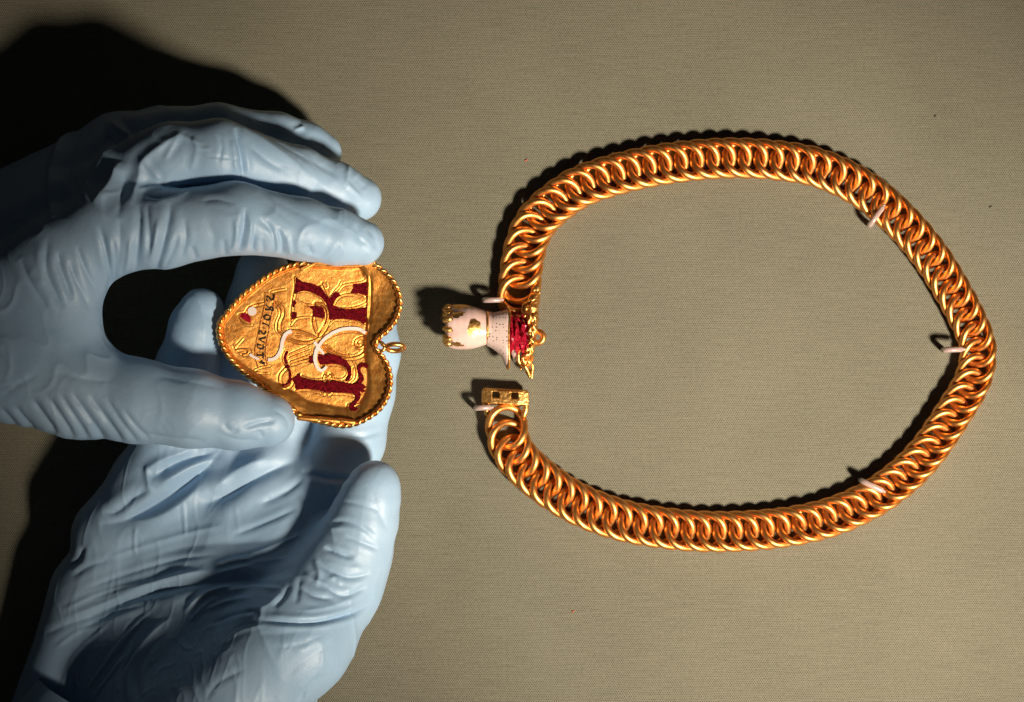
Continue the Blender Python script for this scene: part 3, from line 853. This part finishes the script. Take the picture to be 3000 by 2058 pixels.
class Field:
    def __init__(s, lo, hi, h):
        s.lo = np.array(lo, float); s.h = h
        s.n = np.ceil((np.array(hi) - s.lo) / h).astype(int) + 1
        s.ax = [(s.lo[k] + h * np.arange(s.n[k])).astype(np.float32) for k in range(3)]
        s.F = np.full(s.n, 3.0, np.float32)
    def cone(s, a, b, ra, rb, k, F=None):
        F = s.F if F is None else F
        a = np.asarray(a, float); b = np.asarray(b, float); R = max(ra, rb) + k + 0.15
        i0 = np.maximum(((np.minimum(a, b) - R - s.lo) / s.h).astype(int), 0)
        i1 = np.minimum(((np.maximum(a, b) + R - s.lo) / s.h).astype(int) + 2, s.n)
        if (i1 <= i0).any(): return
        X = s.ax[0][i0[0]:i1[0], None, None]; Y = s.ax[1][None, i0[1]:i1[1], None]; Zz = s.ax[2][None, None, i0[2]:i1[2]]
        ab = (b - a).astype(np.float32); l2 = float(ab @ ab) + 1e-9
        t = np.clip(((X - a[0]) * ab[0] + (Y - a[1]) * ab[1] + (Zz - a[2]) * ab[2]) / l2, 0, 1).astype(np.float32)
        d = np.sqrt((X - a[0] - t * ab[0]) ** 2 + (Y - a[1] - t * ab[1]) ** 2 + (Zz - a[2] - t * ab[2]) ** 2) - (ra + (rb - ra) * t)
        S = F[i0[0]:i1[0], i0[1]:i1[1], i0[2]:i1[2]]
        S[...] = smin(S, d.astype(np.float32), k)

def surface_nets(F, lo, h):
    ins = F < 0
    cnt = np.zeros(np.array(F.shape) - 1, np.uint8)
    for dx in (0, 1):
        for dy in (0, 1):
            for dz in (0, 1):
                cnt += ins[dx:F.shape[0] - 1 + dx, dy:F.shape[1] - 1 + dy, dz:F.shape[2] - 1 + dz]
    act = (cnt > 0) & (cnt < 8)
    I = np.argwhere(act)
    idx = np.full(act.shape, -1, np.int32); idx[act] = np.arange(len(I))
    cor = np.array([(x, y, z) for x in (0, 1) for y in (0, 1) for z in (0, 1)])
    val = np.stack([F[I[:, 0] + c[0], I[:, 1] + c[1], I[:, 2] + c[2]] for c in cor], 1)
    acc = np.zeros((len(I), 3)); num = np.zeros(len(I))
    for a in range(8):
        for b in range(a + 1, 8):
            if np.abs(cor[a] - cor[b]).sum() != 1: continue
            m_ = (val[:, a] < 0) != (val[:, b] < 0)
            t = val[m_, a] / (val[m_, a] - val[m_, b])
            acc[m_] += cor[a] + t[:, None] * (cor[b] - cor[a]); num[m_] += 1
    V = lo + (I + acc / num[:, None]) * h
    Q = []
    for ax in range(3):
        s0 = [slice(None)] * 3; s1 = [slice(None)] * 3
        s0[ax] = slice(0, -1); s1[ax] = slice(1, None)
        ch = ins[tuple(s0)] != ins[tuple(s1)]
        E = np.argwhere(ch)
        u, w = [k for k in range(3) if k != ax]
        ok = (E[:, u] > 0) & (E[:, w] > 0) & (E[:, u] < F.shape[u] - 1) & (E[:, w] < F.shape[w] - 1)
        E = E[ok]
        def cell(du, dw):
            c = E.copy(); c[:, u] -= du; c[:, w] -= dw; return idx[c[:, 0], c[:, 1], c[:, 2]]
        q = np.stack([cell(1, 1), cell(0, 1), cell(0, 0), cell(1, 0)], 1)
        flip = ins[E[:, 0], E[:, 1], E[:, 2]]
        if ax == 1: flip = ~flip
        q[~flip] = q[~flip][:, ::-1]
        Q.append(q)
    return V, np.vstack(Q)

def laplace(V, Q, it, lam=0.5):
    e = np.vstack([Q[:, [0, 1]], Q[:, [1, 2]], Q[:, [2, 3]], Q[:, [3, 0]]])
    deg = np.bincount(e.ravel(), minlength=len(V)).astype(float)
    for _ in range(it):
        S = np.stack([np.bincount(e[:, 0], V[e[:, 1], k], len(V)) + np.bincount(e[:, 1], V[e[:, 0], k], len(V)) for k in range(3)], 1)
        V = V + lam * (S / deg[:, None] - V)
    return V

def normals(V, Q):
    n = np.cross(V[Q[:, 2]] - V[Q[:, 0]], V[Q[:, 3]] - V[Q[:, 1]])
    N = np.stack([sum(np.bincount(Q[:, c], n[:, k], len(V)) for c in range(4)) for k in range(3)], 1)
    return N / (np.linalg.norm(N, axis=1)[:, None] + 1e-12)

def to_px(V):
    s = (H - V[:, 2]) / H
    return np.stack([1500 + V[:, 0] / s * 100, 1029 - V[:, 1] / s * 100], 1)

def folds(V, Q, strokes, zmin=0.0):
    """press creases (negative) and raise ridges (positive) along strokes over the glove's upper surface"""
    N = normals(V, Q); P = to_px(V)
    up = np.clip((N[:, 2] + 0.15) / 0.35, 0, 1)
    disp = np.zeros(len(V))
    for st in strokes:
        line, w, dep = st[0], st[1], st[2]
        zlo = st[3] if len(st) > 3 else zmin
        l2 = spline(line, step=6.0) if len(line) > 2 else np.array(line, float)
        lo = l2.min(0) - 4 * w; hi = l2.max(0) + 4 * w
        m_ = np.where(((P > lo) & (P < hi)).all(1) & (up > 0) & (V[:, 2] > zlo))[0]
        if not len(m_): continue
        d, t, sd = seg_dist(P[m_], l2)
        tp = np.clip(np.minimum(t, 1 - t) * 5, 0, 1) ** 0.8
        core = np.exp(-(d / (0.78 * w)) ** 1.35)
        side = np.exp(-((d - 2.0 * w) / (1.1 * w)) ** 2)
        disp[m_] += 0.85 * dep * tp * (core - 0.22 * side) * up[m_]
    return V + N * disp[:, None]

def hand(name, palm, fingers, lo, hi, strokes, kp, h=0.04, wr=None, seed=1, kf=0.07):
    fd = Field(lo, hi, h)
    for (a, b, ra, rb) in palm: fd.cone(a, b, ra, rb, kp)
    G = np.full(fd.n, 3.0, np.float32)
    for ch in fingers:
        T = np.full(fd.n, 3.0, np.float32)
        for i in range(len(ch) - 1):
            (a, ra), (b, rb) = ch[i], ch[i + 1]
            fd.cone(a, b, ra, rb, 0.22, T)
        G = smin(G, T, kf)
    F = smin(fd.F, G, 0.42)
    V, Q = surface_nets(F, fd.lo, h)
    V = laplace(V, Q, 4)
    N = normals(V, Q)
    # soft sag of loose nitrile
    V = V + N * (0.022 * noise2(V, 1.1, seed, 3))[:, None]
    # fine tension puckers of thin nitrile, in patches
    msk = np.clip(noise2(V, 0.9, seed + 5, 2) * 1.6 + 0.15, 0, 1)
    rd = 1 - np.abs(noise2(V * np.array((1.0, 0.55, 1.0)), 2.2, seed + 9, 3)) * 2.2
    V = V + N * (0.030 * msk * np.clip(rd, 0, 1) ** 3)[:, None]
    q2 = V + 0.12 * np.column_stack([noise2(V, 2.0, seed + k, 2) for k in (31, 32, 33)])
    fine = 1 - np.abs(noise2(q2 * np.array((1.0, 0.6, 1.0)), 4.6, seed + 17, 2)) * 2.6
    msk2 = np.clip(noise2(V, 0.7, seed + 41, 2) * 1.8 + 0.05, 0, 1)
    V = V + N * (0.016 * msk2 * np.clip(fine, 0, 1) ** 4)[:, None]
    V = folds(V, Q, strokes)
    V = laplace(V, Q, 1, 0.4)
    return V, Q

def J(px, py, z, r):     # joint: pixel radius r at height z
    return (W(px, py, z), r / 100.0 * (H - z) / H)
def C(a, b): return (a[0], b[0], a[1], b[1])

# ---- upper hand: seen from its thumb side, index finger and thumb pinch the pendant
idx_mcp, mid_mcp, rin_mcp, pin_mcp = J(310, 682, 5.0, 115), J(435, 500, 4.3, 92), J(420, 430, 2.7, 92), J(340, 420, 1.4, 82)
th_cmc, th_mcp = J(-130, 1030, 4.5, 175), J(230, 1142, 4.85, 136)
U_palm = [C(J(-330, 1090, 3.7, 180), idx_mcp), C(J(-330, 880, 1.5, 120), mid_mcp), C(J(-330, 800, 0.9, 90), rin_mcp), C(J(-330, 760, 0.8, 80), pin_mcp),
          C(J(-330, 1080, 3.8, 160), th_cmc), C(th_cmc, th_mcp), C(J(312, 672, 4.75, 100), J(432, 510, 4.15, 86)), C(J(170, 770, 4.95, 118), J(175, 1050, 4.85, 125)), C(J(70, 950, 4.4, 165), J(70, 1030, 4.5, 170)),
          C(J(-900, 900, 3.4, 200), J(-330, 900, 3.0, 190))]
U_fing = [
    [idx_mcp, J(480, 672, 5.05, 112), J(690, 640, 5.1, 103), J(885, 672, 4.65, 88), J(985, 694, 4.3, 78), J(1060, 712, 4.05, 65)],
    [mid_mcp, J(500, 462, 4.5, 98), J(640, 450, 4.5, 98), J(870, 516, 3.4, 84), J(980, 553, 2.9, 76), J(1052, 583, 2.5, 66)],
    [rin_mcp, J(500, 405, 2.6, 88), J(640, 392, 2.5, 86), J(810, 408, 1.85, 77), J(890, 430, 1.55, 71), J(938, 450, 1.4, 63)],
    [pin_mcp, J(470, 392, 1.5, 78), J(620, 398, 1.2, 72), J(760, 420, 0.9, 66), J(840, 435, 0.75, 58)],
    [th_mcp, J(400, 1175, 5.0, 122), J(560, 1198, 5.05, 112), J(690, 1218, 4.85, 98), J(785, 1232, 4.7, 80)],
]
U_str = [
    ([(60, 760), (90, 830), (150, 920)], 9, -.05), ([(225, 720), (250, 790), (280, 850)], 7, -.05), ([(330, 700), (338, 760), (338, 830)], 7, -.06), ([(380, 700), (376, 750), (365, 805)], 6, .05),
    ([(465, 640), (455, 700), (440, 760)], 7, .06), ([(540, 640), (545, 700), (530, 755)], 8, -.05), ([(590, 590), (640, 585), (690, 600)], 8, -.03), ([(690, 640), (692, 690), (682, 735)], 6, .05), ([(735, 640), (733, 690), (722, 728)], 6, .05),
    ([(840, 690), (848, 720), (850, 748)], 6, .05), ([(780, 650), (800, 690), (806, 738)], 6, -.05), ([(560, 400), (580, 430), (620, 440)], 6, .035), ([(640, 395), (650, 430), (640, 480)], 6, -.04), ([(735, 430), (780, 470), (830, 500)], 9, -.035),
    ([(460, 1100), (560, 1120), (660, 1140)], 12, -.025), ([(420, 1270), (500, 1285), (600, 1292)], 8, -.05), ([(360, 1200), (400, 1250), (440, 1290)], 7, -.05), ([(160, 1090), (240, 1110), (330, 1120)], 12, -.03),
    ([(407, 600), (409, 640), (404, 716), (397, 800)], 11, -.11), ([(431, 598), (435, 664), (440, 750)], 9, -.08), ([(500, 595), (493, 647), (483, 698), (459, 788), (428, 812)], 12, -.13),
    ([(350, 640), (352, 720), (345, 800)], 10, -.05),
    ([(289, 660), (299, 690), (315, 758), (325, 814), (320, 880)], 9, -.09), ([(139, 700), (134, 783), (155, 845), (186, 905)], 10, -.07), ([(170, 737), (176, 778), (191, 820), (212, 880)], 10, -.08),
    ([(201, 763), (222, 820), (248, 870), (262, 910)], 9, -.06), ([(520, 690), (505, 740), (480, 790)], 9, -.06),
    ([(718, 610), (716, 661), (710, 698), (700, 738)], 8, -.11), ([(813, 668), (824, 702), (826, 745)], 7, -.10), ([(757, 640), (790, 668), (815, 700)], 10, -.05),
    ([(745, 690), (738, 735)], 8, -.07), ([(765, 700), (772, 740)], 7, -.05), ([(600, 640), (625, 690), (620, 745)], 16, -.03), ([(560, 720), (575, 760)], 8, -.05), ([(655, 700), (660, 750)], 8, -.05),
    ([(900, 720), (915, 748)], 8, -.06),
    ([(757, 557), (851, 612), (950, 655), (1030, 690)], 22, -.035), ([(770, 585), (840, 640), (900, 690)], 18, -.03),
    ([(691, 376), (705, 435), (711, 476), (713, 520)], 8, -.13), ([(678, 412), (686, 457), (690, 506)], 10, .06),
    ([(600, 458), (650, 462), (708, 470)], 4, -.03), ([(690, 362), (788, 422), (867, 480), (929, 533), (976, 576)], 17, .055), ([(740, 370), (830, 425), (930, 480), (1000, 520)], 16, -.05),
    ([(870, 470), (930, 540), (965, 580)], 14, -.03), ([(1023, 480), (1018, 515), (1020, 541), (1064, 585)], 7, .05), ([(1040, 520), (1070, 555)], 20, -.04),
    ([(1075, 665), (1100, 700), (1095, 735)], 12, -.05), ([(1045, 655), (1050, 690), (1075, 720)], 10, -.04),
    ([(860, 384), (874, 378), (892, 372)], 7, .07), ([(900, 400), (950, 430)], 15, -.05), ([(740, 350), (830, 375), (862, 385)], 12, -.05),
    ([(152, 640), (152, 543), (166, 474), (186, 422), (224, 385)], 15, .26), ([(236, 580), (276, 523), (310, 464), (338, 426)], 19, .22), ([(321, 410), (328, 367), (348, 378), (385, 405)], 11, .14),
    ([(350, 470), (331, 526), (304, 565), (270, 595)], 18, .22), ([(365, 500), (356, 570), (345, 640)], 14, -.07), ([(196, 560), (200, 500), (230, 430)], 16, -.06),
    ([(540, 384), (425, 466), (407, 520), (382, 600)], 14, .10), ([(418, 466), (440, 495), (470, 530)], 8, .05), ([(480, 470), (510, 420), (530, 390)], 8, .05),
    ([(400, 560), (440, 548), (485, 553)], 9, .05), ([(420, 570), (470, 580), (540, 560)], 8, -.05), ([(455, 590), (520, 575), (560, 555)], 7, .04),
    ([(570, 395), (575, 440), (560, 500)], 10, .03), ([(530, 395), (560, 410), (600, 425)], 6, .03),
    ([(43, 1190), (70, 1225), (104, 1262)], 9, -.07), ([(94, 1169), (125, 1215), (167, 1275)], 10, -.09), ([(138, 1162), (175, 1215), (218, 1285)], 10, -.09), ([(174, 1154), (215, 1215), (262, 1290)], 10, -.08),
    ([(210, 1150), (255, 1215), (312, 1298)], 10, -.09), ([(262, 1158), (310, 1225), (363, 1300)], 9, -.07), ([(310, 1165), (355, 1235), (407, 1302)], 8, -.05), ([(0, 1195), (40, 1240), (60, 1270)], 10, -.07),
    ([(0, 1165), (73, 1118), (110, 1100)], 9, -.03), ([(0, 1135), (60, 1125)], 6, -.03), ([(712, 1256), (763, 1240), (806, 1234)], 7, -.06), ([(654, 1240), (676, 1265), (700, 1262)], 8, -.05), ([(755, 1262), (770, 1282)], 7, -.05),
    ([(640, 1270), (700, 1290), (760, 1288)], 8, -.04), ([(800, 1200), (838, 1225), (846, 1262)], 6, -.03),
    ([(20, 620), (60, 640), (110, 560)], 10, .05), ([(0, 690), (50, 650), (100, 640)], 8, .05),
]
V, Q = hand('gloved_hand', U_palm, U_fing, (-21.5, -3.2, 0.05), (-3.2, 9.0, 7.4), U_str, 0.75, seed=21)
up_hand = empty('gloved_hand', (-17.0, 2.5, 0))
tag(up_hand, 'blue nitrile gloved hand pinching the heart pendant between index finger and thumb', 'hand')
obj('glove', V, Q, M['glove'], up_hand)
MB().tube(spline([W(-860, 640, 3.4), W(-1300, 600, 4.4), W(-2200, 520, 6.5)], step=.6), np.linspace(2.3, 3.6, len(spline([W(-860, 640, 3.4), W(-1300, 600, 4.4), W(-2200, 520, 6.5)], step=.6))), 28).build('forearm', M['skin'], up_hand)

# ---- lower hand: palm up under the pendant, thumb at the right
L_palm = [C(J(95, 2120, 0.8, 80), J(430, 1420, 1.75, 108)), C(J(260, 2150, 1.5, 90), J(590, 1390, 1.85, 112)), C(J(380, 2150, 2.6, 120), J(760, 1400, 1.95, 114)),
          C(J(490, 2150, 3.4, 150), J(940, 1420, 2.0, 112)), C(J(570, 2170, 4.0, 175), J(860, 1870, 4.05, 162)), C(J(860, 1870, 4.05, 162), J(985, 1700, 3.4, 134)),
          C(J(310, 1560, 1.5, 94), J(500, 1430, 1.8, 98)), C(J(240, 1720, 1.0, 88), J(185, 2000, 0.8, 82)), C(J(790, 1900, 2.3, 170), J(700, 2200, 2.4, 190)), C(J(200, 2300, 1.1, 110), J(560, 2280, 2.6, 190))]
L_fing = [
    [J(960, 1430, 1.95, 110), J(1018, 1290, 1.85, 108), J(1050, 1150, 1.9, 104), J(1072, 1030, 1.95, 98), J(1080, 955, 1.9, 82)],
    [J(780, 1410, 1.8, 110), J(815, 1270, 1.6, 106), J(865, 1080, 1.8, 100), J(905, 940, 1.85, 92), J(920, 860, 1.8, 80)],
    [J(610, 1400, 1.55, 108), J(650, 1250, 1.7, 102), J(700, 1060, 2.1, 96), J(755, 900, 2.5, 90), J(770, 800, 2.75, 80)],
    [J(455, 1420, 1.7, 104), J(500, 1250, 2.2, 98), J(545, 1080, 2.95, 88), J(575, 960, 3.35, 76), J(592, 910, 3.4, 64)],
    [J(975, 1720, 3.4, 132), J(1030, 1610, 3.5, 116), J(1066, 1520, 3.7, 97), J(1090, 1445, 3.85, 82), J(1098, 1418, 3.9, 68)],
]
L_str = [
    ([(300, 1640), (420, 1600), (560, 1560), (660, 1540)], 8, .045), ([(240, 1730), (380, 1680), (520, 1640), (640, 1625)], 7, -.06), ([(270, 1760), (420, 1715), (600, 1670)], 6, .05),
    ([(180, 1790), (300, 1735), (450, 1700)], 7, .05), ([(700, 1640), (800, 1600), (900, 1560)], 8, .05), ([(760, 1480), (840, 1440), (890, 1400)], 9, -.06), ([(680, 1570), (780, 1530), (870, 1490)], 8, -.05),
    ([(660, 1735), (740, 1722), (840, 1728)], 7, .05), ([(600, 1790), (660, 1765), (740, 1750)], 7, .06), ([(620, 1830), (690, 1800), (760, 1790)], 6, -.05), ([(640, 1900), (700, 1850), (780, 1830)], 6, .03),
    ([(300, 1950), (380, 1850), (440, 1790)], 6, .05), ([(340, 1990), (400, 1900), (470, 1820)], 5, -.05), ([(230, 1850), (330, 1800), (430, 1770)], 7, -.05), ([(160, 1900), (230, 1850), (290, 1840)], 6, .04),
    ([(880, 1790), (960, 1780), (1040, 1750)], 8, .035), ([(800, 1900), (880, 1890), (950, 1860)], 10, -.025), ([(1010, 1570), (1060, 1590), (1110, 1610)], 7, -.05, 2.0), ([(1000, 1470), (1060, 1480), (1120, 1500)], 6, -.03, 2.0),
    ([(443, 1405), (494, 1370), (552, 1343), (640, 1318)], 15, -.16), ([(290, 1538), (370, 1525), (455, 1482), (532, 1428), (602, 1370), (655, 1315)], 24, -.30), ([(590, 1482), (649, 1455), (726, 1413), (803, 1374), (868, 1350)], 22, -.22),
    ([(300, 1502), (339, 1498), (397, 1455), (440, 1436)], 15, -.16), ([(430, 1362), (432, 1400), (438, 1440)], 8, .06), ([(340, 1530), (440, 1520), (520, 1480), (600, 1410)], 16, .10),
    ([(420, 1385), (480, 1345), (560, 1318)], 12, .08), ([(470, 1420), (560, 1370), (640, 1340)], 14, .10), ([(620, 1440), (700, 1380), (790, 1340)], 18, .10),
    ([(540, 1796), (583, 1753), (633, 1730), (690, 1712)], 9, .12), ([(560, 1820), (600, 1775), (640, 1750)], 8, .07), ([(625, 1655), (687, 1641), (740, 1637)], 9, .09), ([(600, 1690), (680, 1672), (740, 1655)], 9, .07),
    ([(200, 1805), (300, 1769), (416, 1722), (532, 1688), (649, 1668)], 14, .10), ([(250, 1815), (400, 1750), (560, 1712), (700, 1700), (820, 1712)], 16, -.14), ([(420, 1640), (560, 1600), (720, 1590), (880, 1570)], 24, -.07),
    ([(640, 1700), (760, 1690), (860, 1660)], 14, -.08),
    ([(538, 1467), (540, 1521), (544, 1571)], 5, .035), ([(397, 1540), (395, 1599), (400, 1632)], 5, .035), ([(690, 1480), (700, 1560)], 6, .015),
    ([(950, 1604), (982, 1618), (1036, 1636)], 8, -.12, 2.0), ([(930, 1645), (966, 1672), (1017, 1692), (1055, 1690), (1085, 1678)], 8, -.07), ([(960, 1640), (1010, 1660), (1060, 1664)], 9, .035),
    ([(950, 1716), (989, 1742), (1024, 1744), (1075, 1718)], 8, -.06), ([(881, 1718), (920, 1746), (980, 1756)], 9, -.07), ([(890, 1680), (920, 1700), (960, 1712)], 9, .04), ([(880, 1690), (872, 1740), (868, 1770)], 8, -.05),
    ([(920, 1640), (935, 1680), (925, 1720)], 8, .05), ([(965, 1700), (985, 1690), (1000, 1715)], 7, .04),
    ([(753, 1815), (818, 1822), (904, 1824), (968, 1815), (1040, 1795), (1088, 1765)], 8, -.14), ([(740, 1790), (790, 1770), (830, 1730)], 12, .06), ([(800, 1780), (830, 1750), (850, 1715)], 7, -.06),
    ([(965, 1535), (1010, 1528), (1060, 1545), (1100, 1575)], 7, -.05, 2.0), ([(960, 1550), (1020, 1548), (1080, 1570)], 7, .03, 2.0), ([(1090, 1440), (1110, 1500), (1140, 1560)], 14, -.03),
    ([(254, 2022), (301, 1957), (366, 1880), (400, 1826)], 5, .05), ([(275, 2043), (323, 1979), (370, 1918)], 5, .05), ([(374, 2056), (379, 1966), (430, 1875), (500, 1808)], 8, .08), ([(194, 1966), (215, 1927), (258, 1880), (318, 1828)], 5, .05),
    ([(330, 2056), (340, 2000), (365, 1940)], 5, .04), ([(180, 2010), (195, 1970)], 5, .04), ([(220, 2010), (225, 1965)], 5, .04), ([(230, 1900), (300, 1880), (330, 1890)], 6, -.03),
    ([(410, 2056), (400, 1990), (440, 1900), (490, 1850)], 10, -.05), ([(130, 1860), (200, 1830), (300, 1800)], 10, -.05),
    ([(885, 1380), (958, 1400), (1030, 1400)], 9, -.12), ([(200, 1660), (230, 1640), (245, 1600)], 9, -.08), ([(210, 1690), (260, 1660), (330, 1640)], 9, -.06), ([(600, 2056), (640, 2000), (720, 1960)], 9, -.03),
    ([(870, 2056), (920, 2000), (940, 1975)], 8, -.08), ([(830, 1990), (900, 1930), (980, 1880)], 18, -.03), ([(740, 1860), (820, 1858), (900, 1845)], 16, -.03),
    ([(1000, 1270), (1060, 1280), (1120, 1262)], 7, -.04),
]
V, Q = hand('gloved_hand', L_palm, L_fing, (-16.5, -14.5, 0.03), (-2.6, 3.2, 6.6), L_str, 0.7, seed=33)
lo_hand = empty('gloved_hand', W(450, 2000, 0))
tag(lo_hand, 'blue nitrile gloved hand lying palm up beneath the pendant with its thumb raised', 'hand')
obj('glove', V, Q, M['glove'], lo_hand)
# loose cuff and forearm at the lower left
def cuff_mesh():
    a = np.array(W(395, 2095, 1.9)); ax = np.array((-0.42, -0.9, 0)); ax /= np.linalg.norm(ax); sd = np.array((ax[1], -ax[0], 0))
    v = []; f = []; n_ = 90; m_ = 26
    for lay in (0, 1):
        for i in range(m_):
            t = i / (m_ - 1)
            for j in range(n_):
                ph = 2 * math.pi * j / n_
                r = 2.9 + 1.25 * t + (0.16 * math.sin(7 * ph + 5 * t) + 0.1 * math.sin(13 * ph - 3 * t)) * t - 0.05 * lay
                p = a + ax * (0.2 + 5.0 * t + 0.3 * t * math.sin(3 * ph)) + sd * r * math.cos(ph) + np.array((0, 0, 1)) * r * 0.52 * math.sin(ph)
                p[2] = max(p[2], 0.02)
                v.append(p)
    for lay in (0, 1):
        for i in range(m_ - 1):
            for j in range(n_):
                q = [lay * m_ * n_ + i * n_ + j, lay * m_ * n_ + i * n_ + (j + 1) % n_, lay * m_ * n_ + (i + 1) * n_ + (j + 1) % n_, lay * m_ * n_ + (i + 1) * n_ + j]
                f.append(tuple(q if lay else q[::-1]))
    return v, f
v, f = cuff_mesh()
obj('cuff', v, f, M['glove'], lo_hand)
fa = spline([W(330, 2300, 1.9), W(100, 2700, 2.4), W(-500, 3700, 4.5)], step=.6)
MB().tube(fa, np.linspace(2.0, 3.4, len(fa)), 28).build('forearm', M['skin'], lo_hand)
